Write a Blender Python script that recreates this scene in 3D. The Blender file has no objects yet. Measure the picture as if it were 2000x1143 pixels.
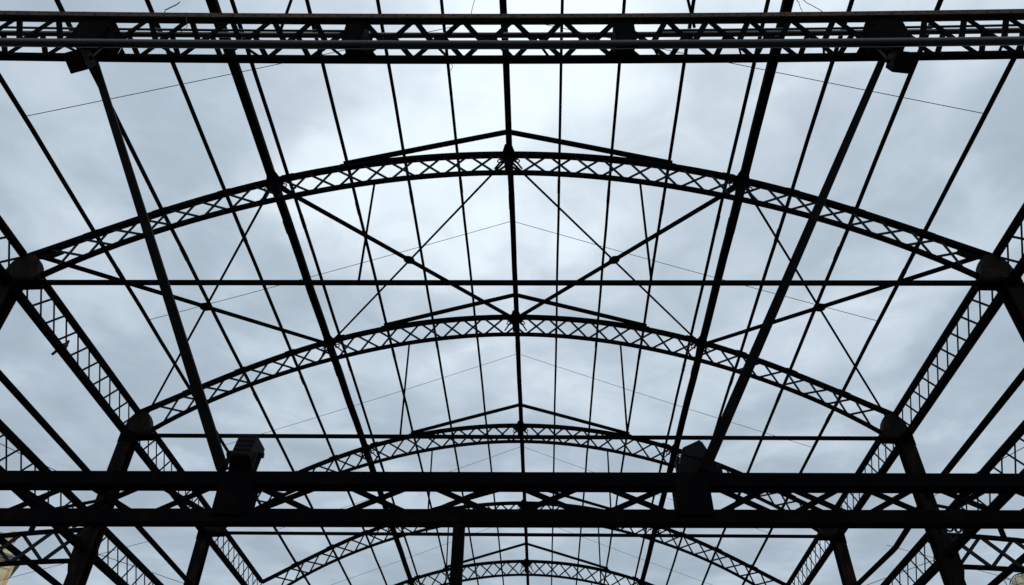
import bpy, bmesh, math, random
from mathutils import Vector, Matrix
random.seed(7)
S = bpy.context.scene
COL = S.collection
V = Vector

# ------------------------------------------------------------------ camera
EYE = 1.6                       # eye height above the ground
K = 0.0191                      # the trusses stand about one degree off square
Y1, BAY = 9.0903, 4.6217        # first truss in view, bay length
cam = bpy.data.cameras.new('camera')
cam.sensor_width = 36.0
cam.lens = 27.757
cam.clip_start = 0.05
cam.clip_end = 3000
co = bpy.data.objects.new('camera', cam)
COL.objects.link(co)
f_ = V((-0.03135448, 0.75845131, 0.65097504)); r_ = V((0.99944163, 0.03131488, 0.01165354)); u_ = V((0.01154657, -0.65097694, 0.75900968))
co.matrix_world = Matrix(((r_.x, u_.x, -f_.x, 0.4923), (r_.y, u_.y, -f_.y, 0.0), (r_.z, u_.z, -f_.z, EYE), (0, 0, 0, 1)))
S.camera = co

# ------------------------------------------------------------------ sky and light
SUN_EL, SUN_AZ = math.radians(66), math.radians(6)      # veiled sun, ahead and high
w = bpy.data.worlds.new('World'); S.world = w; w.use_nodes = True
nt = w.node_tree; N = nt.nodes; L = nt.links; N.clear()
def nd(t, **k):
    n = N.new(t)
    for a, b in k.items(): setattr(n, a, b)
    return n
out = nd('ShaderNodeOutputWorld'); bg = nd('ShaderNodeBackground'); bg.inputs['Strength'].default_value = 0.1
sky = nd('ShaderNodeTexSky', sky_type='NISHITA', sun_disc=False, sun_elevation=SUN_EL, sun_rotation=SUN_AZ)
tc = nd('ShaderNodeTexCoord')
def mth(op, a, b=None, clamp=False):
    m = nd('ShaderNodeMath', operation=op, use_clamp=clamp)
    for i, q in enumerate((a, b)):
        if q is None: continue
        if isinstance(q, (int, float)): m.inputs[i].default_value = q
        else: L.new(q, m.inputs[i])
    return m.outputs[0]
# cloud layer: project the direction on a flat cloud deck so that clouds foreshorten to the horizon
sep = nd('ShaderNodeSeparateXYZ'); L.new(tc.outputs['Generated'], sep.inputs[0])
zc = mth('MAXIMUM', sep.outputs['Z'], 0.12)
px = mth('DIVIDE', sep.outputs['X'], zc); py = mth('DIVIDE', sep.outputs['Y'], zc)
cmb = nd('ShaderNodeCombineXYZ'); L.new(px, cmb.inputs[0]); L.new(py, cmb.inputs[1])
def noise(scale, detail, rough, off=(0, 0, 0), dist=0.0):
    mp = nd('ShaderNodeMapping'); mp.inputs['Location'].default_value = off
    L.new(cmb.outputs[0], mp.inputs[0])
    n = nd('ShaderNodeTexNoise'); L.new(mp.outputs[0], n.inputs['Vector'])
    n.inputs['Scale'].default_value = scale; n.inputs['Detail'].default_value = detail
    n.inputs['Roughness'].default_value = rough; n.inputs['Distortion'].default_value = dist
    return n.outputs['Fac']
n1 = noise(2.5, 4, 0.48, (3.1, 1.7, 0), 0.35)
n2 = noise(7.5, 7, 0.58, (8.4, 4.2, 2), 0.6)
# glow of the veiled sun
gl = nd('ShaderNodeVectorMath', operation='DOT_PRODUCT'); L.new(tc.outputs['Generated'], gl.inputs[0])
GE, GA = math.radians(60), math.radians(2)
gl.inputs[1].default_value = (math.sin(GA) * math.cos(GE), math.cos(GA) * math.cos(GE), math.sin(GE))
g = mth('POWER', mth('MAXIMUM', gl.outputs['Value'], 0.0), 9.0)
ss = nd('ShaderNodeMapRange', interpolation_type='SMOOTHSTEP'); L.new(n1, ss.inputs['Value']); ss.inputs['From Min'].default_value = 0.36; ss.inputs['From Max'].default_value = 0.66
n1 = mth('MULTIPLY', ss.outputs[0], 0.30); n1 = mth('ADD', n1, 0.36)
v = mth('ADD', mth('MULTIPLY', g, 0.58), mth('MULTIPLY', mth('SUBTRACT', n1, 0.5), 1.25))
v = mth('ADD', v, mth('MULTIPLY', mth('SUBTRACT', n2, 0.5), 0.5))
back = mth('MULTIPLY', mth('MAXIMUM', mth('MULTIPLY', sep.outputs['Y'], -1.0), 0.0), 2.2)   # unseen extra sky brightness added behind the viewer to light the tower front
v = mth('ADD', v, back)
v = mth('ADD', v, mth('MULTIPLY', mth('SUBTRACT', sep.outputs['Z'], 0.66), 0.30))   # thicker cloud towards the horizon
v = mth('ADD', v, 0.22, True)
ramp = nd('ShaderNodeValToRGB'); L.new(v, ramp.inputs[0])
cr = ramp.color_ramp
cr.elements[0].position = 0.0; cr.elements[0].color = (0.355, 0.43, 0.50, 1)
cr.elements[1].position = 1.0; cr.elements[1].color = (0.88, 0.99, 1.02, 1)
for p, c in ((0.28, (0.43, 0.515, 0.595, 1)), (0.55, (0.575, 0.665, 0.75, 1)), (0.78, (0.78, 0.875, 0.945, 1))):
    e = cr.elements.new(p); e.color = c
sc = nd('ShaderNodeVectorMath', operation='SCALE'); L.new(ramp.outputs[0], sc.inputs[0]); sc.inputs['Scale'].default_value = 10.0
mx = nd('ShaderNodeVectorMath', operation='MULTIPLY_ADD')
L.new(sky.outputs[0], mx.inputs[0]); mx.inputs[1].default_value = (0.06, 0.06, 0.06); L.new(sc.outputs[0], mx.inputs[2])
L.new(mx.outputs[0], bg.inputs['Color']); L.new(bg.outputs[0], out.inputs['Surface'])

sl = bpy.data.lights.new('sun', 'SUN'); sl.energy = 0.5; sl.angle = math.radians(20); sl.color = (1, 0.96, 0.9)
so = bpy.data.objects.new('sun', sl); COL.objects.link(so)
sd = V((math.sin(SUN_AZ) * math.cos(SUN_EL), math.cos(SUN_AZ) * math.cos(SUN_EL), math.sin(SUN_EL)))
so.rotation_euler = sd.to_track_quat('Z', 'Y').to_euler()

S.render.engine = 'CYCLES'
S.view_settings.view_transform = 'Standard'
S.view_settings.look = 'None'
S.view_settings.exposure = 0.0
S.view_settings.gamma = 1.0
S.view_settings.use_curve_mapping = False

# ------------------------------------------------------------------ materials
def mat(name, c1, c2=None, amt=0.5, scale=6.0, rough=0.75, spec=0.12, bump=0.2, metallic=0.0, stretch=(1, 1, 1)):
    m = bpy.data.materials.new(name); m.use_nodes = True
    t = m.node_tree; b = t.nodes['Principled BSDF']
    b.inputs['Roughness'].default_value = rough
    b.inputs['Specular IOR Level'].default_value = spec
    b.inputs['Metallic'].default_value = metallic
    g = t.nodes.new('ShaderNodeNewGeometry'); mp = t.nodes.new('ShaderNodeMapping'); mp.inputs['Scale'].default_value = stretch
    t.links.new(g.outputs['Position'], mp.inputs[0])
    n = t.nodes.new('ShaderNodeTexNoise'); n.inputs['Scale'].default_value = scale; n.inputs['Detail'].default_value = 6; n.inputs['Roughness'].default_value = 0.65
    t.links.new(mp.outputs[0], n.inputs['Vector'])
    r = t.nodes.new('ShaderNodeValToRGB')
    r.color_ramp.elements[0].position = max(0.0, amt - 0.1); r.color_ramp.elements[0].color = (*c1, 1)
    r.color_ramp.elements[1].position = min(1.0, amt + 0.1); r.color_ramp.elements[1].color = (*(c2 or c1), 1)
    t.links.new(n.outputs['Fac'], r.inputs[0]); t.links.new(r.outputs[0], b.inputs['Base Color'])
    if bump:
        bp = t.nodes.new('ShaderNodeBump'); bp.inputs['Strength'].default_value = bump; bp.inputs['Distance'].default_value = 0.01
        n2 = t.nodes.new('ShaderNodeTexNoise'); n2.inputs['Scale'].default_value = scale * 6; n2.inputs['Detail'].default_value = 4
        t.links.new(g.outputs['Position'], n2.inputs['Vector'])
        t.links.new(n2.outputs['Fac'], bp.inputs['Height']); t.links.new(bp.outputs[0], b.inputs['Normal'])
    return m
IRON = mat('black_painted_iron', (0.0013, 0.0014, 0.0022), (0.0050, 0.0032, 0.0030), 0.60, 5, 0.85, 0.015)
LATT = mat('lattice_iron', (0.009, 0.014, 0.021), (0.014, 0.014, 0.016), 0.62, 5, 0.8, 0.03)
RUST = mat('rusty_column_iron', (0.0032, 0.0028, 0.0032), (0.018, 0.008, 0.006), 0.6, 7, 0.85, 0.04, 0.3, stretch=(1, 1, 0.3))
STRUT = mat('strut_iron', (0.0014, 0.0014, 0.0019), (0.005, 0.0035, 0.0032), 0.6, 7, 0.85, 0.03, 0.3)
CAPM = mat('capital_iron', (0.006, 0.005, 0.005), (0.019, 0.012, 0.010), 0.6, 6, 0.85, 0.05)
WEATH = mat('weathered_chord_paint', (0.030, 0.027, 0.026), (0.055, 0.040, 0.030), 0.5, 9, 0.85, 0.06, 0.3)
TUBE = mat('galvanised_tube', (0.004, 0.0045, 0.006), (0.008, 0.007, 0.007), 0.6, 4, 0.38, 0.24, 0.05)
LAMPM = mat('lamp_housing_black', (0.001, 0.001, 0.0015), (0.002, 0.002, 0.0025), 0.6, 8, 0.6, 0.05)
GLASS = mat('lamp_glass', (0.003, 0.003, 0.004), None, 0.5, 3, 0.3, 0.04, 0)
WIREM = mat('wire_steel', (0.005, 0.007, 0.010), None, 0.5, 3, 0.6, 0.05, 0)
CREAM = mat('cream_render', (0.86, 0.67, 0.40), (0.64, 0.46, 0.27), 0.55, 1.2, 0.9, 0.1, 0.4)
STONE = mat('grey_cornice_stone', (0.30, 0.26, 0.22), (0.18, 0.15, 0.13), 0.55, 2.0, 0.9, 0.1, 0.4)
ORN = mat('pale_gilt_ornament', (0.80, 0.70, 0.42), (0.30, 0.26, 0.10), 0.55, 3.0, 0.6, 0.3, 0.4)
GLOBE = mat('cream_globe', (0.80, 0.74, 0.50), (0.62, 0.55, 0.34), 0.6, 8, 0.5, 0.3, 0.1)
FEATH = mat('pigeon_feathers', (0.03, 0.035, 0.045), (0.06, 0.065, 0.075), 0.5, 30)
TWIG = mat('dry_twig', (0.03, 0.024, 0.018), None, 0.5, 9)
PAVE = mat('worn_concrete_ground', (0.11, 0.105, 0.095), (0.16, 0.15, 0.14), 0.5, 1.5, 0.9, 0.1, 0.4)

# ------------------------------------------------------------------ mesh helpers
def P(x, y, z):
    """structure coordinates (height above the eye) to world"""
    return V((x, y + K * x, z + EYE))
class MB:
    def __init__(s): s.bm = bmesh.new()
    def _f(s, vs):
        try: s.bm.faces.new(vs)
        except ValueError: pass
    def beam(s, p, q, w, h, up=V((0, 0, 1))):
        d = (q - p).normalized(); a = d.cross(up)
        if a.length < 1e-4: a = d.cross(V((0, 1, 0)))
        a.normalize(); b = a.cross(d).normalized(); c = []
        for e in (p, q):
            c.append([s.bm.verts.new(e + a * (i * w / 2) + b * (j * h / 2)) for i, j in ((-1, -1), (1, -1), (1, 1), (-1, 1))])
        for i in range(4): s._f([c[0][i], c[0][(i + 1) % 4], c[1][(i + 1) % 4], c[1][i]])
        s._f(c[0][::-1]); s._f(c[1])
        return s
    def tube(s, pts, r, n=8):
        rings = []
        for i, p in enumerate(pts):
            d = (pts[min(i + 1, len(pts) - 1)] - pts[max(i - 1, 0)]).normalized()
            a = d.cross(V((0, 0, 1)))
            if a.length < 1e-3: a = d.cross(V((0, 1, 0)))
            a.normalize(); b = a.cross(d)
            rr = r[i] if isinstance(r, (list, tuple)) else r
            rings.append([s.bm.verts.new(p + (a * math.cos(t) + b * math.sin(t)) * rr) for t in [2 * math.pi * k / n for k in range(n)]])
        for x, y in zip(rings, rings[1:]):
            for k in range(n):
                f = s.bm.faces.new([x[k], x[(k + 1) % n], y[(k + 1) % n], y[k]]); f.smooth = n > 6
        s._f(rings[0][::-1]); s._f(rings[-1])
        return s
    def sweep(s, pts, lat, w, h):
        """rectangular bar along pts; w along the constant vector lat, h across it"""
        lat = lat.normalized(); rings = []
        for i, p in enumerate(pts):
            d = (pts[min(i + 1, len(pts) - 1)] - pts[max(i - 1, 0)]).normalized()
            b = lat.cross(d).normalized()
            rings.append([s.bm.verts.new(p + lat * (i_ * w / 2) + b * (j * h / 2)) for i_, j in ((-1, -1), (1, -1), (1, 1), (-1, 1))])
        for x, y in zip(rings, rings[1:]):
            for k in range(4): s._f([x[k], x[(k + 1) % 4], y[(k + 1) % 4], y[k]])
        s._f(rings[0][::-1]); s._f(rings[-1])
        return s
    def prism(s, poly, off):
        a = [s.bm.verts.new(p - off / 2) for p in poly]; b = [s.bm.verts.new(p + off / 2) for p in poly]
        n = len(poly); s._f(a[::-1]); s._f(b)
        for k in range(n): s._f([a[k], a[(k + 1) % n], b[(k + 1) % n], b[k]])
        return s
    def box(s, c, sx, sy, sz, rot=None):
        m = Matrix.Translation(c) @ (rot or Matrix()) @ Matrix.Diagonal((sx, sy, sz, 1))
        bmesh.ops.create_cube(s.bm, size=1, matrix=m); return s
    def ball(s, c, r, sc=(1, 1, 1), seg=16, rot=None):
        m = Matrix.Translation(c) @ (rot or Matrix()) @ Matrix.Diagonal((*sc, 1))
        g = bmesh.ops.create_uvsphere(s.bm, u_segments=seg, v_segments=seg // 2 + 2, radius=r, matrix=m)
        for v in g['verts']:
            for f in v.link_faces: f.smooth = True
        return s
    def ring(s, c, ax, r, t, n=16):
        ax = ax.normalized(); a = ax.cross(V((0.3, 0.5, 0.8))).normalized(); b = ax.cross(a)
        pts = [c + (a * math.cos(x) + b * math.sin(x)) * r for x in [2 * math.pi * k / n for k in range(n + 1)]]
        return s.tube(pts, t, 5)
    def rivet(s, c, nrm, r=0.011):
        s.tube([c, c + nrm * 0.009], [r, r * 0.6], 6); return s
    def build(s, name, m, parent=None, bevel=0.0):
        loc = parent.matrix_world.translation.copy() if parent else None
        if parent:
            o_ = parent; loc = V((0, 0, 0))
            while o_: loc += o_.location; o_ = o_.parent
            for v in s.bm.verts: v.co -= loc
        bmesh.ops.recalc_face_normals(s.bm, faces=s.bm.faces)
        me = bpy.data.meshes.new(name); s.bm.to_mesh(me); s.bm.free()
        me.materials.append(m)
        o = bpy.data.objects.new(name, me); COL.objects.link(o)
        if parent: o.parent = parent
        else:                                   # give a one-mesh thing its origin at its own middle
            c = sum((v.co for v in me.vertices), V((0, 0, 0))) / len(me.vertices)
            me.transform(Matrix.Translation(-c)); o.location = c
        if bevel:
            b = o.modifiers.new('bevel', 'BEVEL'); b.width = bevel; b.segments = 2
        return o
def tag(o, label, cat, group=None):
    o['label'] = label; o['category'] = cat
    if group: o['group'] = group
    return o
def thing(name, label, cat, loc, group=None):
    o = bpy.data.objects.new(name, None); COL.objects.link(o); o.location = loc
    o.empty_display_size = 0.2
    return tag(o, label, cat, group)
YN = lambda n: Y1 + n * BAY
LATX = V((1, K, 0)).normalized()       # across the nave
LATY = V((0, 1, 0))

# ------------------------------------------------------------------ ground
g = MB(); g.box(V((0, 60, -0.05)), 600, 600, 0.1)
gr = g.build('ground', PAVE); gr['kind'] = 'structure'; gr['label'] = 'worn pale concrete ground under the iron frame'

# ------------------------------------------------------------------ arched trusses
def ztop(x): x2 = x * x; return 11.043 - 0.0393703 * x2 - 2.47595e-4 * x2 ** 2 + 3.1062e-6 * x2 ** 3
def zbot(x): x2 = x * x; return 10.561 - 0.0464101 * x2 + 1.85764e-4 * x2 ** 2 - 3.44e-6 * x2 ** 3
def lin(a, b, n): return [a + (b - a) * i / n for i in range(n + 1)]
def make_truss(n):
    y = YN(n)
    t = thing('arched_truss', '', 'roof truss', V((0, y, EYE + 8)), 'arched lattice trusses of the nave')
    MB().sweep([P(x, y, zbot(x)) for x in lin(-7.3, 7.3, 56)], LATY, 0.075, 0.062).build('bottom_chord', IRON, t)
    # lattice cells, equal steps along the arch
    xs = [0.0]
    N_ = 4000; acc = [0.0]
    for i in range(1, N_ + 1):
        a, b = 7.33 * (i - 1) / N_, 7.33 * i / N_
        acc.append(acc[-1] + math.hypot(b - a, ztop(b) - ztop(a)))
    def at(sv):
        for i in range(N_):
            if acc[i + 1] >= sv: return 7.33 * (i + 1) / N_
        return 7.33
    step = acc[-1] / 16.5
    half = [at(step * (k + 0.5)) for k in range(17)]
    rng = random.Random(40 + n)
    nodes = [a + rng.uniform(-.009, .009) for a in [-a for a in half[::-1]] + half]
    m = MB()
    def nrm(x):
        d = 0.01; return V((-(ztop(x + d) - ztop(x - d)) / (2 * d), 0, 1)).normalized()
    def foot(x):       # bottom chord point square below a top chord point
        q = nrm(x); s_ = 0.45
        for _ in range(6): s_ = (ztop(x) - zbot(x - q.x * s_)) / q.z
        return x - q.x * s_, ztop(x) - q.z * s_
    for a, b in zip(nodes, nodes[1:]):
        fa, fb = foot(a), foot(b)
        ta, tb = P(a, y - 0.014, ztop(a)), P(b, y - 0.014, ztop(b))
        m.beam(ta, P(fb[0], y - 0.014, fb[1]), 0.012, 0.043, LATY.cross((tb - ta).normalized()))
        m.beam(P(fa[0], y + 0.014, fa[1]), tb + V((0, 0.028, 0)), 0.012, 0.043, LATY.cross((tb - ta).normalized()))
    m.build('lattice_web', LATT, t)
    for s in (-1, 1):
        MB().sweep([P(0, y, 11.70), P(s * 1.4, y, 11.27), P(s * 2.5, y, 10.925), P(s * 2.9, y, 10.80)], LATY, 0.075, 0.064).build('rafter', IRON, t)
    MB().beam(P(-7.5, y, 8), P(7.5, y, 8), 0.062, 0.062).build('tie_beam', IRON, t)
    for s in (-1, 1):
        MB().tube([P(s * 2.29, y, zbot(2.29)), P(s * 2.25, y, 8.0)], 0.02).build('hanger_rod', IRON, t)
    # gusset plates with knee pieces where the heavy longitudinal beams cross
    for x in (-4.05, 0.02, 4.05):
        m = MB(); z = ztop(x); q = nrm(x); tg = V((q.z, 0, -q.x))
        c = V((x, 0, z))
        def pt(a, b): 
            v_ = c + tg * a + q * b; return P(v_.x, y, v_.z)
        m.prism([pt(-.20, .0), pt(.20, .0), pt(.17, -.06), pt(.085, -.13), pt(.06, -.40), pt(-.06, -.40), pt(-.085, -.13), pt(-.17, -.06)], V((0, 0.05, 0)))
        for k in (-1, 1):
            o_ = V((0, k * 0.24, 0))
            m.prism([pt(-.13, -0.01), pt(.13, -0.01), pt(.06, -0.01) + o_, pt(-.06, -0.01) + o_], V((0, 0, 0.03)))
        m.build('gusset_plate', IRON, t)
        for k, u in ((-1, .30), (1, .30)):
            sc_ = MB(); sc_.ring(pt(k * .15, -.17), LATY, .045, .012, 14); sc_.beam(pt(k * .07, -.06), pt(k * .24, -.38), 0.02, 0.026)
            sc_.build('scroll_bracket', IRON, t)
    # purlin cleats on the chord
    m = MB()
    for x in (2.85, 3.83, 4.85, 5.82, 6.78):
        for s in (-1, 1):
            a = s * x; q = nrm(a)
            m.beam(P(a - s * .10, y, ztop(a - s * .10) + .055), P(a + s * .10, y, ztop(a + s * .10) + .055), .06, .05)
    m.sweep([P(x, y, ztop(x)) for x in lin(-7.64, 7.64, 56)], LATY, 0.095, 0.085); m.build('top_chord', IRON, t)
    return t
TL = ['nearest arched lattice truss, the widest and highest arch in view, with full tie beam',
      'second arched lattice truss, its peak just under the long tie beam of the widest one',
      'third arched lattice truss, its flat arch cut by the thick lower girder',
      'fourth arched lattice truss, mostly hidden behind the thick lower girder',
      'farthest and smallest arched lattice truss, just above the bottom edge']
for n in range(5): make_truss(n)['label'] = TL[n]

# ------------------------------------------------------------------ longitudinal members of the roof
YA, YB = YN(-1) - 0.5, YN(5)
def runner(name, x, z, w, h, label, cat, group, y0=YA, y1=YB, m_=IRON):
    m = MB(); n = 28; rng = random.Random(int(x * 100) + 5); jj = [(rng.uniform(-.006, .006), rng.uniform(-.006, .006)) for _ in range(n + 1)]
    m.sweep([V((jj[i][0], 0, jj[i][1])) + V((x, y0 + (y1 - y0) * i / n + K * x, z + EYE)) for i in range(n + 1)], V((1, 0, 0)), w, h)
    for k in range(0, 5): m.beam(V((x, YN(k) + 1.1 - .16, z + EYE)) + V((K * x, 0, 0)) * 0 + V((0, K * x, 0)), V((x, YN(k) + 1.1 + .16 + K * x, z + EYE)), w + .007, h + .007)
    return tag(m.build(name, m_), label, cat, group)
runner('ridge_beam', 0.04, 11.02, 0.105, 0.10, 'thick ridge beam running along the crowns of the arches', 'beam', None)
runner('ridge_purlin', 0.0, 11.73, 0.05, 0.06, 'thin ridge bar joining the peaks above the thick ridge beam', 'purlin', None)
runner('heavy_purlin', -4.06, 10.36, 0.135, 0.10, 'thick black roof beam halfway down the left slope', 'beam', 'thick roof beams on the slopes')
runner('heavy_purlin', 4.06, 10.36, 0.135, 0.10, 'thick black roof beam halfway down the right slope', 'beam', 'thick roof beams on the slopes')
rank = ['first thin purlin beside the ridge beam on the %s slope', 'second thin purlin from the ridge beam on the %s slope',
        'third thin purlin from the ridge, where the %s rafters end', 'thin purlin close beside the thick %s roof beam on its ridge side',
        'thin purlin next below the thick %s roof beam', 'last but one thin purlin above the %s eave', 'lowest thin purlin, nearest the %s eave girders']
for i, (x, z) in enumerate(((0.94, 11.43), (1.87, 11.15), (2.85, 10.84), (3.82, 10.47), (4.84, 10.10), (5.80, 9.65), (6.77, 9.13))):
    for s, side in ((-1, 'left'), (1, 'right')):
        runner('thin_purlin', s * x, z, 0.047, 0.05, rank[i] % side, 'purlin', 'thin purlins on the roof slopes')

# ------------------------------------------------------------------ wind bracing, first bay
def brace(s, xa, xb, label):
    """thick bar from the near truss at xa to the far truss at xb, thin rod the other way"""
    ya, yb = YN(0), YN(1)
    za, zb = ztop(xa) - .06, ztop(xb) - .06
    c = P(s * (xa + xb) / 2, (ya + yb) / 2, (za + zb) / 2)
    t = thing('wind_brace', label, 'brace', c, 'crossed braces between the two nearest trusses')
    MB().beam(P(s * xa, ya, za), P(s * xb, yb, zb), 0.068, 0.05).build('angle_bar', IRON, t)
    m = MB()
    lo, hi = P(s * xb, ya, zb - .03), P(s * xa, yb, za - .03)
    m.tube([lo, hi], 0.021); m.build('thin_rod', IRON, t)
    d1 = (P(s * xb, yb, zb) - P(s * xa, ya, za)).normalized(); d2 = (hi - lo).normalized(); nn = d1.cross(d2).normalized()
    e = nn.cross(d1)
    MB().prism([c + d1 * a + e * b for a, b in ((.13, .035), (.05, .085), (-.05, .085), (-.13, .035), (-.13, -.035), (-.05, -.085), (.05, -.085), (.13, -.035))], nn * .03).build('joint_plate', IRON, t)
for s, side in ((-1, 'left'), (1, 'right')):
    brace(s, 4.05, 0.0, 'crossed brace of bar and rod just %s of the ridge beam' % side)
    brace(s, 7.45, 4.05, 'crossed brace of bar and rod low on the %s slope near the eave' % side)

# ------------------------------------------------------------------ sag wires, one each side of the ridge in the middle of each bay
wl = {-1: 'thin wire from ridge to %s eave purlin, above the widest arch', 0: 'thin wire from ridge to %s eave purlin between the first and second arch',
      1: 'thin wire from ridge to %s eave purlin between the second and third arch', 2: 'thin wire on the %s slope between the third and fourth arch',
      3: 'thin wire on the %s slope between the fourth and the smallest arch'}
for k in range(-1, 4):
    for s, side in ((-1, 'left'), (1, 'right')):
        y = YN(k + .5); a, b = P(s * 6.75, y, 9.1), P(0, y, 11.73)
        m = MB(); m.tube([a.lerp(b, i / 8) - V((0, 0, .03 * math.sin(math.pi * i / 8))) for i in range(9)], 0.0056 if k < 1 else 0.005, 5)
        tag(m.build('sag_wire', WIREM), wl[k] % side, 'wire', 'thin wires across the roof slopes')

# ------------------------------------------------------------------ columns
ORD = ['nearest', 'second', 'third']
def make_column(s, n, scroll):
    y = YN(n); X = s * 7.65
    t = thing('iron_column', '%s rusty iron column of the %s row' % (ORD[n], 'left' if s < 0 else 'right'), 'column', P(X, y, -EYE), 'iron columns under the eaves')
    m = MB()
    for k in (-1, 1): m.box(P(X, y, 0) + V((0, k * .115, (7.8 - EYE) / 2 + 0)), .26, .022, 7.8 + EYE)
    m.box(P(X, y, 0) + V((0, 0, (7.8 - EYE) / 2)), .03, .206, 7.8 + EYE)
    for k in (-1, 1):
        for j in (-1, 1): m.box(P(X, y, 0) + V((j * .03, k * .09, (7.8 - EYE) / 2)), .03, .03, 7.8 + EYE)
    m.build('shaft', RUST, t)
    m = MB(); m.box(P(X, y, -EYE + .06), .5, .5, .12); m.box(P(X, y, -EYE + .2), .36, .36, .16); m.build('base_block', RUST, t)
    # flared capital reaching inwards under the truss
    m = MB(); off = V((0, .22, 0))
    m.prism([P(X + s * .13, y, 7.96), P(X - s * .42, y, 7.96), P(X - s * .42, y, 8.08), P(X - s * .31, y, 8.38), P(X - s * .24, y, 8.49), P(X - s * .02, y, 8.50), P(X + s * .08, y, 8.34), P(X + s * .13, y, 8.12)], off)
    m.build('capital', CAPM, t, 0.008)
    m = MB(); m.prism([P(X + s * .15, y, 8.03), P(X - s * .44, y, 8.03), P(X - s * .46, y, 7.95), P(X - s * .16, y, 7.94), P(X - s * .13, y, 7.80), P(X + s * .15, y, 7.80)], V((0, .22, 0))); m.build('corbel', IRON, t)
    # plate from capital to lower chord of the arch
    if n == 0: MB().prism([P(X - s * .15, y, 8.50), P(X - s * .50, y, 8.72), P(X - s * .58, y, 8.62), P(X - s * .40, y, 8.50)], V((0, .03, 0))).build('haunch_plate', IRON, t)
    if scroll:
        m = MB()
        m.prism([P(X + s * .13, y, 6.05), P(X + s * .22, y, 5.95), P(X + s * .20, y, 5.35), P(X + s * .13, y, 5.15)], V((0, .2, 0)))
        m.build('side_plate', RUST, t)
        m = MB()
        for a, b, r in ((.25, 6.17, .07), (.40, 6.14, .055), (.52, 6.12, .04), (.24, 6.33, .06), (.37, 6.27, .05)):
            m.ring(P(X + s * a, y, b), LATY, r, .018)
        m.beam(P(X + s * .15, y, 6.46), P(X + s * .62, y, 6.08), .05, .04)
        m.build('scroll_bracket', IRON, t)
    return t
for n in range(3):
    for s in (-1, 1): make_column(s, n, n == 1)

# ------------------------------------------------------------------ lattice girders along the column rows
def girder(name, s, k, X, zu, zl, wu, wl_, z_bar, label, cat, group, y_in=.10):
    y0, y1 = YN(k), YN(k + 1)
    t = thing(name, label, cat, P(s * X, y0, zl), group)
    MB().beam(P(s * X, y0 + y_in, zu), P(s * X, y1 - y_in, zu), wu, wu).build('upper_chord', IRON, t)
    MB().beam(P(s * X, y0 + y_in, zl), P(s * X, y1 - y_in, zl), wl_, wl_).build('lower_chord', IRON, t)
    m = MB(); n = 10; st = (BAY - .12) / n
    for i in range(n):
        a, b = y0 + .06 + i * st, y0 + .06 + (i + 1) * st
        m.beam(P(s * X - .013, a, zu), P(s * X - .013, b, zl), .010, z_bar, V((0, 0, 1)))
        m.beam(P(s * X + .013, a, zl), P(s * X + .013, b, zu), .010, z_bar, V((0, 0, 1)))
    m.build('lattice_web', LATT, t)
    return t
bay_txt = {-1: 'leaving the picture beside the widest arch', 0: 'between the first and second column', 1: 'between the second and third column', 2: 'beyond the third column'}
for k in (-1, 0, 1, 2):
    for s, side in ((-1, 'left'), (1, 'right')):
        girder('eave_girder', s, k, 7.62, 8.50, 7.93, .088, .105, .036, 'black lattice girder at the %s eave, %s' % (side, bay_txt[k]), 'girder', 'lattice girders along the eaves')
for k in (0, 1):
    for s, side in ((-1, 'left'), (1, 'right')):
        girder('side_girder', s, k, 7.66, 6.17, 5.62, .09, .11, .030, 'lower lattice girder beneath the %s eave, %s' % (side, bay_txt[k]), 'girder', 'lower lattice girders between the columns')
for k in (0, 1):
    for s, side in ((-1, 'left'), (1, 'right')):
        X = s * 7.64; y0, y1 = YN(k), YN(k + 1)
        if s > 0 and k == 1:
            pts = [P(X, y0, 6.73), P(X, y0 + .9, 6.60), P(X, y0 + 1.75, 6.53), P(X, y0 + 2.0, 6.54), P(X, y0 + 4.2, 6.68), P(X, y1, 6.7)]
            lab = 'bent side rail with a kink, beyond the second column on the right'
        else:
            pts = [P(X, y0, 6.74), P(X, y1, 6.72)]
            lab = 'plain straight rail above the lower lattice girder, %s side, %s' % (side, bay_txt[k])
        tag(MB().sweep(pts, V((1, 0, 0)), .075, .075).build('side_rail', IRON), lab, 'rail', 'side rails between the columns')
        m = MB(); m.tube([P(s * 7.70, y0 + .1, 5.68), P(s * 7.70, y1 - .1, 6.70)], .006, 5)
        tag(m.build('tie_rod', WIREM), 'hair thin slanting rod, %s side, %s' % (side, bay_txt[k]), 'rod', 'thin rods between the columns')

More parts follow.
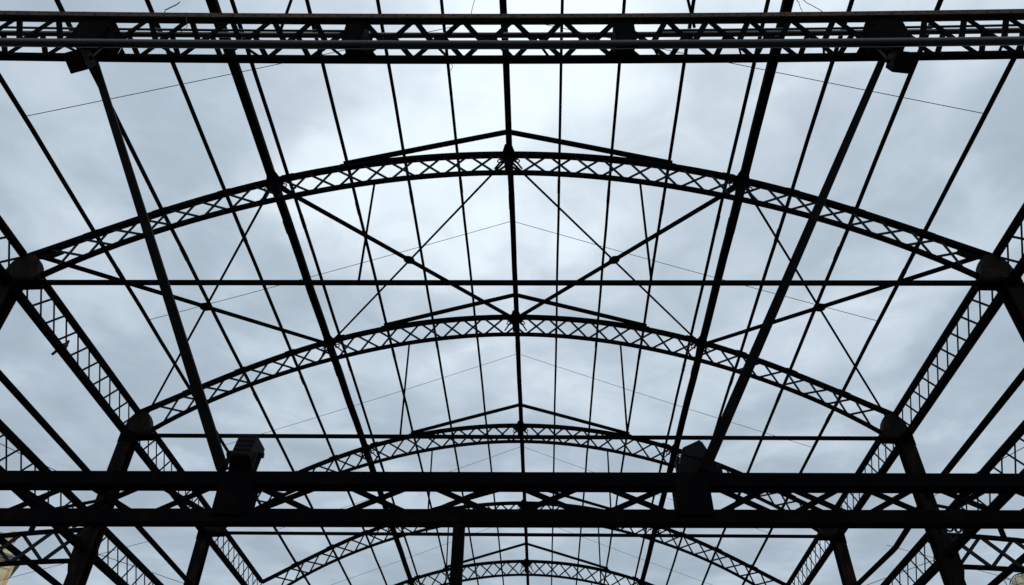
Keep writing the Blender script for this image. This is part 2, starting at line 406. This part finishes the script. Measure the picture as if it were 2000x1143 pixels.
# ------------------------------------------------------------------ aisle trusses and purlins outside the columns
for s, side in ((-1, 'left'), (1, 'right')):
    y = YN(1)
    t = thing('aisle_truss', 'short curved lattice truss reaching out from the second column, %s bottom corner' % side, 'roof truss', P(s * 9, y, 5.4), 'short trusses outside the columns')
    def zt(a): return 6.03 - .035 * a - .028 * a * a
    def zb(a): return 5.45 - .02 * a - .022 * a * a
    MB().sweep([P(s * (7.72 + a), y, zt(a)) for a in lin(0, 3.4, 16)], LATY, .075, .065).build('top_chord', IRON, t)
    MB().sweep([P(s * (7.72 + a), y, zb(a)) for a in lin(0, 3.4, 16)], LATY, .075, .065).build('bottom_chord', IRON, t)
    m = MB(); st = .565
    for i in range(6):
        a = .105 + i * st; b = a + st
        m.beam(P(s * (7.72 + a), y - .012, zt(a)), P(s * (7.72 + b), y - .012, zb(b)), .011, .08, V((0, 0, 1)))
        m.beam(P(s * (7.72 + a), y + .012, zb(a)), P(s * (7.72 + b), y + .012, zt(b)), .011, .058, V((0, 0, 1)))
    m.build('lattice_web', LATT, t)
    MB().beam(P(s * 8.82, y, zt(1.1)), P(s * 8.82, y, 6.55), .07, .07).build('post', IRON, t)
    MB().beam(P(s * 7.72, y, 6.62), P(s * 8.95, y, 6.34), .045, .045).build('stay_bar', IRON, t)
    ax, az = (-9.33, 5.84) if s < 0 else (9.03, 5.62)
    tag(MB().sweep([P(ax, YN(1) - (0.0 if s < 0 else 1.2), az), P(ax, YN(3), az)], V((1, 0, 0)), .085, .085).build('aisle_purlin', IRON),
        'thick bar running away over the short curved truss, %s bottom corner' % side, 'purlin', 'bars outside the columns')
    m = MB(); a, b = P(s * 7.72, YN(1.5), 6.82), P(s * 11, YN(1.5), 5.82)
    m.tube([a, b], .005, 5)
    tag(m.build('aisle_wire', WIREM), 'thin wire falling outwards below the short curved truss, %s bottom corner' % side, 'wire', 'thin wires outside the columns')

# ------------------------------------------------------------------ upper screen girder (double plane) across the front
YF, YR = 4.38, 4.65
def sag(z0, z1, z2): # heights at x=-5.1, 0.27, 5.5
    def f(x):
        u = (x - 0.27) / 5.3
        return z1 + (z2 - z0) / 2 * u + ((z0 + z2) / 2 - z1) * min(u * u, 1.6)
    return f
fA, fC = sag(7.625, 7.515, 7.560), sag(7.125, 7.035, 7.070)
fB, fD = sag(7.735, 7.655, 7.70), sag(7.285, 7.19, 7.245)
fT = sag(7.70, 7.585, 7.655)
XS = lin(-7.45, 7.45, 40)
t = thing('upper_girder', 'long double lattice girder across the top of the picture', 'girder', P(0, YF, 7.0))
m = MB(); m.sweep([P(x, YF, fA(x) + .03) for x in XS], LATY, .085, .012)
m.sweep([P(x, YF - .036, fA(x) - .008) for x in XS], LATY, .012, .062)
m.sweep([P(x, YF + .036, fA(x) - .012) for x in XS], LATY, .012, .055)
for i in range(-60, 61):
    x = i * .122 + .03
    m.rivet(P(x, YF - .0425, fA(x) - .012 + .02 * (i % 2)), V((0, -1, 0)))
m.build('front_top_chord', WEATH, t)
MB().tube([P(x, YF, fC(x)) for x in XS], .044, 12).build('front_bottom_chord', TUBE, t)
MB().tube([P(x, YR, fB(x)) for x in XS], .030, 10).build('rear_top_chord', TUBE, t)
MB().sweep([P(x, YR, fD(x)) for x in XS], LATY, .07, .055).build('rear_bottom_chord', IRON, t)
MB().tube([P(x, YR - .09, fT(x)) for x in XS if x < -1.4 or False], .014, 8).build('conduit', TUBE, t)
MB().tube([P(x, YR - .09, fT(x)) for x in XS if x > 1.6], .014, 8).build('conduit', TUBE, t)
def zigzag(m, vals, y, ft, fb, w_=.058):
    for a, b in zip(vals, vals[1:]):
        p = (a + b) / 2
        if b - a > .7: 
            m.beam(P(a, y, fb(a)), P(a + .22, y, ft(a + .22)), .014, w_, LATY); m.beam(P(b, y, fb(b)), P(b - .22, y, ft(b - .22)), .014, w_, LATY); continue
        m.beam(P(a, y - .008, fb(a)), P(p, y - .008, ft(p)), w_, .014, LATY)
        m.beam(P(b, y + .008, fb(b)), P(p, y + .008, ft(p)), w_, .014, LATY)
FV = [-7.35, -6.9, -6.45, -6.0, -5.6, -5.18, -4.76, -4.33, -3.77, -3.335, -2.895, -2.469, -2.008, -1.591, -.993, -.50, .017, .549, 1.057, 1.672, 2.08, 2.526, 2.931, 3.374, 3.843, 4.347, 4.737, 5.164, 5.6, 6.05, 6.5, 6.95, 7.38]
RV = [-7.3, -6.85, -6.42, -6.0, -5.55, -5.117, -4.674, -4.205, -3.668, -3.242, -2.789, -2.3, -1.85, -1.319, -.763, -.235, .288, .80, 1.336, 1.898, 2.365, 2.778, 3.24, 3.637, 4.206, 4.654, 5.114, 5.508, 5.95, 6.4, 6.85, 7.3]
m = MB(); zigzag(m, FV, YF + .01, fA, fC); m.build('front_lattice', IRON, t)
m = MB(); zigzag(m, RV, YR, fB, fD, .056)
for a in FV[1::2]: m.beam(P(a, YF, fC(a)), P(a + .12, YR, fD(a + .12)), .02, .02)
m.build('rear_lattice', IRON, t)
for x, wd in ((-4.10, .34), (-1.35, .21), (1.42, .21), (4.10, .34)):
    m = MB()
    m.box(P(x, YF + .0, (fA(x) + fC(x)) / 2 - .02), wd, .02, fA(x) - fC(x) + .05)
    m.box(P(x, YR + .0, (fB(x) + fD(x)) / 2 - .01), wd, .02, fB(x) - fD(x) + .02)
    for k in (-1, 1): m.box(P(x + k * (wd / 2 - .01), (YF + YR) / 2, (fA(x) + fD(x)) / 2 - .03), .014, YR - YF, fA(x) - fD(x) + .02)
    for k in (-1, 1):
        m.prism([P(x + k * wd / 2, YR + .02, fD(x) + .02), P(x + k * (wd / 2 + .12), YR + .02, fD(x) + .02), P(x + k * wd / 2, YR + .02, fD(x) + .22)], V((0, .02, 0)))
        for j in range(4): m.rivet(P(x + k * (wd / 2 - .03), YF - .012, fC(x) + .1 + j * .1), V((0, -1, 0)))
    m.build('end_box' if wd > .3 else 'junction_box', IRON, t)
# little clips and bolt heads on top
m = MB()
for x in (-3.35, -1.96, -.60, .30, .80, 2.05, 3.36, 4.95): m.tube([P(x, YF, fA(x) + .03), P(x, YF, fA(x) + .062)], [.02, .012], 8)
m.build('bolt_heads', IRON, t)

# hangers above it
for s, side in ((-1, 'left'), (1, 'right')):
    m = MB(); m.tube([P(s * 2.17, YN(-1), 7.5), P(s * 2.20, YN(-1), 10.3)], .017)
    tag(m.build('hanger_rod', IRON), 'short upright hanger rod above the upper girder, %s of the ridge beam' % side, 'rod', 'hanger rods above the upper girder')

# ------------------------------------------------------------------ lower screen girder
YL = 4.55
t = thing('lower_girder', 'thick black lattice girder across the lower part of the picture', 'girder', P(0, YL, 2.0))
zl = lambda a, b: (lambda x: a + (b - a) * (x + 3) / 6)
gT, gB = zl(2.328, 2.340), zl(2.080, 2.102)
MB().sweep([P(x, YL, gT(x)) for x in lin(-7.45, 7.45, 12)], LATY, .10, .088).build('top_chord', IRON, t)
MB().sweep([P(x, YL, gB(x)) for x in lin(-7.45, 7.45, 12)], LATY, .085, .082).build('bottom_chord', IRON, t)
cs = [-7.2, -6.75, -6.3, -5.85, -5.4, -4.95, -4.5, -4.04, -3.58, -3.12, -2.657, -2.19, -1.735, -1.097, -.524, .005, .552, 1.088, 1.749, 2.205, 2.662, 3.115, 3.57, 4.03, 4.5, 4.95, 5.4, 5.85, 6.3, 6.75, 7.2]
m = MB()
for c in cs:
    h = .27 if abs(c) < 1.3 else .228
    m.beam(P(c - h, YL - .008, gT(c)), P(c + h, YL - .008, gB(c)), .033, .014, LATY)
    m.beam(P(c - h, YL + .008, gB(c)), P(c + h, YL + .008, gT(c)), .033, .014, LATY)
m.build('lattice_web', IRON, t)
for x in (-1.40, 1.44):
    m = MB(); m.box(P(x, YL, (gT(x) + gB(x)) / 2), .215, .13, gT(x) - gB(x))
    m.build('junction_box', IRON, t)
tag(MB().beam(P(0.005, YL, -EYE), P(0.005, YL, gB(0) - .03), .068, .068, LATY).build('centre_post', IRON), 'square black post standing under the middle of the thick lower girder', 'post')
# raking struts
for s, side in ((-1, 'left'), (1, 'right')):
    a, b = P(s * 3.99, 4.52, 6.98), P(s * 1.54, 4.56, 2.42)
    m = MB(); m.beam(a, b, .068, .062, LATY)
    tag(m.build('raking_strut', STRUT), 'thick slanting strut from the upper girder down to the lower girder, %s side' % side, 'strut', 'slanting struts between the two big girders')

# ------------------------------------------------------------------ floodlights
def floodlight(c, yaw, pitch, sz, label, bracket, poly=None):
    R = Matrix.Rotation(yaw, 4, 'Z') @ Matrix.Rotation(pitch, 4, 'X')
    t = thing('floodlight', label, 'floodlight', c, 'black floodlights fixed to the girders')
    w_, d_, h_ = sz
    def q(x, y, z): return c + (R @ V((x, y, z)))
    m = MB()       # housing tapers to the back
    if poly:
        m.prism([P(a, c.y - K * a, b) for a, b in poly], V((0, .13, 0)))
        m.prism([P(a + .012, c.y - K * a + .08, b - .02) for a, b in poly[1:-1]], V((0, .05, 0)))
        m.build('housing', LAMPM, t, .006)
        m = MB(); m.prism([P(a + .01, c.y - K * a - .068, b - .02) for a, b in poly[1:-1]], V((0, .008, 0))); m.build('lens', GLASS, t)
        m = MB(); m.beam(P(poly[0][0] + .02, c.y - K * 1.5, poly[1][1] - .03), P(poly[0][0] + .02, c.y - K * 1.5, 2.37), .02, .05); m.beam(P(poly[-1][0] - .03, c.y - K * 1.5, poly[1][1] - .06), P(poly[-1][0] - .03, c.y - K * 1.5, 2.37), .02, .05); m.beam(P(poly[0][0], c.y - K * 1.5, 2.375), P(poly[-1][0], c.y - K * 1.5, 2.375), .05, .012); m.build('bracket', LAMPM, t)
        return t
    fr = [q(-w_ / 2, -d_ / 2, -h_ / 2), q(w_ / 2, -d_ / 2, -h_ / 2), q(w_ / 2, -d_ / 2, h_ / 2), q(-w_ / 2, -d_ / 2, h_ / 2)]
    bk = [q(-w_ * .36, d_ / 2, -h_ * .34), q(w_ * .36, d_ / 2, -h_ * .34), q(w_ * .36, d_ / 2, h_ * .34), q(-w_ * .36, d_ / 2, h_ * .34)]
    F = [m.bm.verts.new(p) for p in fr]; B = [m.bm.verts.new(p) for p in bk]
    m._f(F); m._f(B[::-1])
    for k in range(4): m._f([F[k], F[(k + 1) % 4], B[(k + 1) % 4], B[k]])
    for k in range(5):
        z = -h_ * .3 + k * h_ * .15; m.box(q(0, d_ / 2 + .002, z), w_ * .62, .006, .006, R)
    m.build('housing', LAMPM, t, .008)
    m = MB(); m.box(q(0, -d_ / 2 - .006, 0), w_ * .86, .008, h_ * .86, R); m.build('lens', GLASS, t)
    m = MB()
    for k in (-1, 1):
        m.beam(q(k * (w_ / 2 + .012), 0, 0), q(k * (w_ / 2 + .012), 0, 0) + bracket, .03, .008, V((0, 1, 0)))
        m.tube([q(k * (w_ / 2), 0, 0), q(k * (w_ / 2 + .035), 0, 0)], .022, 8)
    m.beam(q(-(w_ / 2 + .016), 0, 0) + bracket, q(w_ / 2 + .016, 0, 0) + bracket, .03, .01)
    m.build('bracket', LAMPM, t)
floodlight(P(-3.97, 4.36, 6.76), math.radians(-14), math.radians(62), (.20, .20, .20), 'black floodlight hanging under the upper girder at the left', V((0, .05, .25)))
floodlight(P(4.00, 4.36, 6.68), math.radians(8), math.radians(60), (.18, .20, .20), 'black floodlight hanging under the upper girder at the right', V((0, .05, .28)))
floodlight(P(-1.475, 4.70, 2.605), math.radians(186), math.radians(20), (.172, .16, .30), 'upright boxy floodlight standing on the lower girder at the left', V((0, -.06, -.23)))
floodlight(P(1.50, 4.70, 2.56), math.radians(150), math.radians(40), (.17, .16, .22), 'tilted floodlight with a pointed top on the lower girder at the right', V((0, -.05, -.2)),
           [(1.385, 2.40), (1.432, 2.60), (1.447, 2.638), (1.566, 2.695), (1.588, 2.645), (1.625, 2.55), (1.71, 2.40)])

# ------------------------------------------------------------------ pigeon on the left eave girder
def pigeon(c):
    m = MB(); d = V((.52, -.30, .42)).normalized()
    prof = [(-.12, .010), (-.09, .026), (-.05, .042), (-.01, .052), (.025, .048), (.045, .034), (.055, .027), (.068, .026), (.080, .022), (.090, .012), (.105, .003)]
    pts = [c + d * a + V((0, 0, .02 + (.03 if a > .05 else 0))) for a, r in prof]
    m.tube(pts, [r for a, r in prof], 10)
    m.prism([c + V((-.03, -.04, .03)), c + V((-.03, .04, .03)), c + V((-.20, .10, -.11)), c + V((-.20, .04, -.12))], V((0, 0, .012)))
    for k in (-1, 1): m.tube([c + V((.02, k * .02, .01)), c + V((.02, k * .02, -.05))], .006, 5)
    return m.build('pigeon', FEATH)
tag(pigeon(P(-7.62, 10.78, 8.02)), 'dark pigeon perched on the left eave girder, tail hanging out', 'bird')

# ------------------------------------------------------------------ loose twigs and wire ends on the upper girder
def wob(pts, r, name, mt, label, cat, grp=None):
    m = MB(); o = []
    for a, b in zip(pts, pts[1:]):
        for i in range(4): o.append(a.lerp(b, i / 4) + V((random.uniform(-.008, .008), 0, random.uniform(-.008, .008))))
    o.append(pts[-1]); m.tube(o, r, 5)
    return tag(m.build(name, mt), label, cat, grp)
wob([P(-3.42, YF, 7.62), P(-3.43, YF, 7.74), P(-3.38, YF, 7.80), P(-3.33, YF, 7.90)], .006, 'dry_twig', TWIG, 'dry twig sticking up from the upper girder, left of the thick left roof beam', 'twig')
wob([P(-3.15, YF - .05, 7.6), P(-3.06, YF - .06, 7.3), P(-3.10, YF - .06, 7.18)], .004, 'dead_vine', TWIG, 'dead vine trailing down through the upper girder near its left end', 'vine')
wob([P(3.30, YF, 7.64), P(3.30, YF, 7.78), P(3.29, YF, 7.96)], .004, 'loose_wire', WIREM, 'loose upright wire end on the upper girder, right of the thick right roof beam', 'wire', 'loose wire ends')
wob([P(3.52, YF, 7.62), P(3.38, YF, 7.82), P(3.32, YF, 7.96)], .004, 'loose_wire', WIREM, 'slanting wire end on the upper girder beside the upright one', 'wire', 'loose wire ends')
wob([P(-.17, YF, 7.2), P(-.16, YF, 7.6), P(-.12, YF, 8.1)], .0035, 'loose_wire', WIREM, 'hair thin wire rising from the upper girder just left of the ridge beam', 'wire', 'loose wire ends')
m = MB(); pts = [P(-.38 + .03 * math.cos(a), YR, 7.06 + .06 * math.sin(a)) for a in [math.radians(q) for q in range(-120, 130, 20)]]; m.tube(pts, .0025, 5)
tag(m.build('wire_loop', WIREM), 'tiny loop of wire dangling below the upper girder left of the ridge beam', 'wire')

# ------------------------------------------------------------------ stone tower in the left bottom corner
t = thing('stone_tower', 'cream stone tower with cornice and pale ornaments in the left bottom corner', 'building', V((-30.55, 45, 0)))
t.rotation_euler = (0, 0, math.radians(40))
TW = []
def tw(m, name, mt_, parent=None):
    # meshes below are in the tower's own frame: x to the left is negative, front face at y=0
    bmesh.ops.recalc_face_normals(m.bm, faces=m.bm.faces)
    me = bpy.data.meshes.new(name); m.bm.to_mesh(me); m.bm.free(); me.materials.append(mt_)
    o = bpy.data.objects.new(name, me); COL.objects.link(o); o.parent = parent or t; return o
m = MB(); m.box(V((-4.5, 4.5, 9.8)), 9.0, 9.0, 19.6); tw(m, 'wall', CREAM)
m = MB(); m.box(V((-4.65, 4.6, 20.5)), 8.3, 8.3, 1.2); tw(m, 'upper_wall', CREAM)
m = MB()
for e, z in ((.14, 19.56), (.24, 19.68), (.36, 19.80)): m.box(V((-4.5, 4.5, z)), 9.0 + 2 * e, 9.0 + 2 * e, .118)
tw(m, 'cornice', STONE)
m = MB(); m.box(V((-4.65, 4.6, 21.13)), 8.5, 8.5, .12); m.box(V((-4.65, 4.6, 20.02)), 8.45, 8.45, .10); tw(m, 'upper_cornice', STONE)
for x in (-.75, -2.4, -4.3, -6.2, -8.2):
    m = MB(); c = V((x, .8, 21.18))
    m.tube([c, c + V((0, 0, .08)), c + V((0, 0, .14)), c + V((0, 0, .26)), c + V((0, 0, .36)), c + V((0, 0, .44)), c + V((0, 0, .55))], [.14, .14, .06, .17, .16, .06, .02], 12)
    tw(m, 'urn_finial', ORN)
m = MB()
for i in range(12):
    z = 20.45 + .22 * math.sin(i * 1.9); x = -.85 - i * .27
    m.ball(V((x, .44, z)), .13, (1, .6, 1.3), 10); m.ring(V((x - .12, .42, z + .1)), V((0, 1, 0)), .10, .03, 10); m.beam(V((x, .42, z)), V((x - .3, .42, 20.45)), .05, .05)
tw(m, 'relief_ornament', ORN)
for i in range(4):
    m = MB(); m.box(V((-1.55 - i * 1.95, -.03, 17.3)), .8, .08, 1.7); m.box(V((-1.55 - i * 1.95, -.10, 16.4)), 1.0, .2, .1); tw(m, 'window', STONE)
for i in range(5):
    m = MB(); m.box(V((-.45 - i * 2.0, -.05, 9.7)), .42, .12, 19.1); m.box(V((-.45 - i * 2.0, -.08, 19.2)), .54, .2, .22); tw(m, 'pilaster', CREAM)
m = MB()
prof = [(3.7, 21.19), (3.4, 21.32), (2.6, 21.45), (1.6, 21.55), (.3, 21.6)]
rings = [[m.bm.verts.new(V((-4.8 + q * math.cos(a), 4.8 + q * math.sin(a), z))) for a in [2 * math.pi * k / 16 for k in range(16)]] for q, z in prof]
for a, b in zip(rings, rings[1:]):
    for k in range(16): m._f([a[k], a[(k + 1) % 16], b[(k + 1) % 16], b[k]])
m._f(rings[0][::-1]); m._f(rings[-1]); tw(m, 'roof', STONE)

# ------------------------------------------------------------------ globe lamp in the right bottom corner
gc = V((8.93, 14, 6.72))
t = thing('globe_lamp', 'round cream globe lamp in a wire cage, right bottom corner', 'street lamp', V((gc.x, gc.y, 0)))
MB().tube([V((gc.x, gc.y, 0)), V((gc.x, gc.y, .3)), V((gc.x, gc.y, .32)), V((gc.x, gc.y, 6.3)), V((gc.x, gc.y, 6.42)), V((gc.x, gc.y, 6.5))], [.14, .13, .06, .045, .09, .11], 12).build('pole', IRON, t)
m = MB(); m.ball(gc, .235, (1, 1, 1), 28); m.build('globe', GLOBE, t)
m = MB()
for k in range(6):
    a = math.pi * k / 6; m.ring(gc, V((math.cos(a), math.sin(a), 0)), .262, .0045, 28)
for dz in (-.12, .02, .15): m.ring(gc + V((0, 0, dz)), V((0, 0, 1)), math.sqrt(.262 ** 2 - dz * dz), .0045, 28)
m.build('wire_cage', WIREM, t)
m = MB(); m.tube([V((gc.x - .34, 14, 6.89)), V((gc.x - .24, 14, 6.88)), V((gc.x - .20, 14, 6.84))], .007, 5); m.tube([V((gc.x - .34, 14, 6.89)), V((gc.x - .30, 14, 6.62)), V((gc.x - .1, 14, 6.47))], .007, 5)
m.build('cage_stay', WIREM, t)
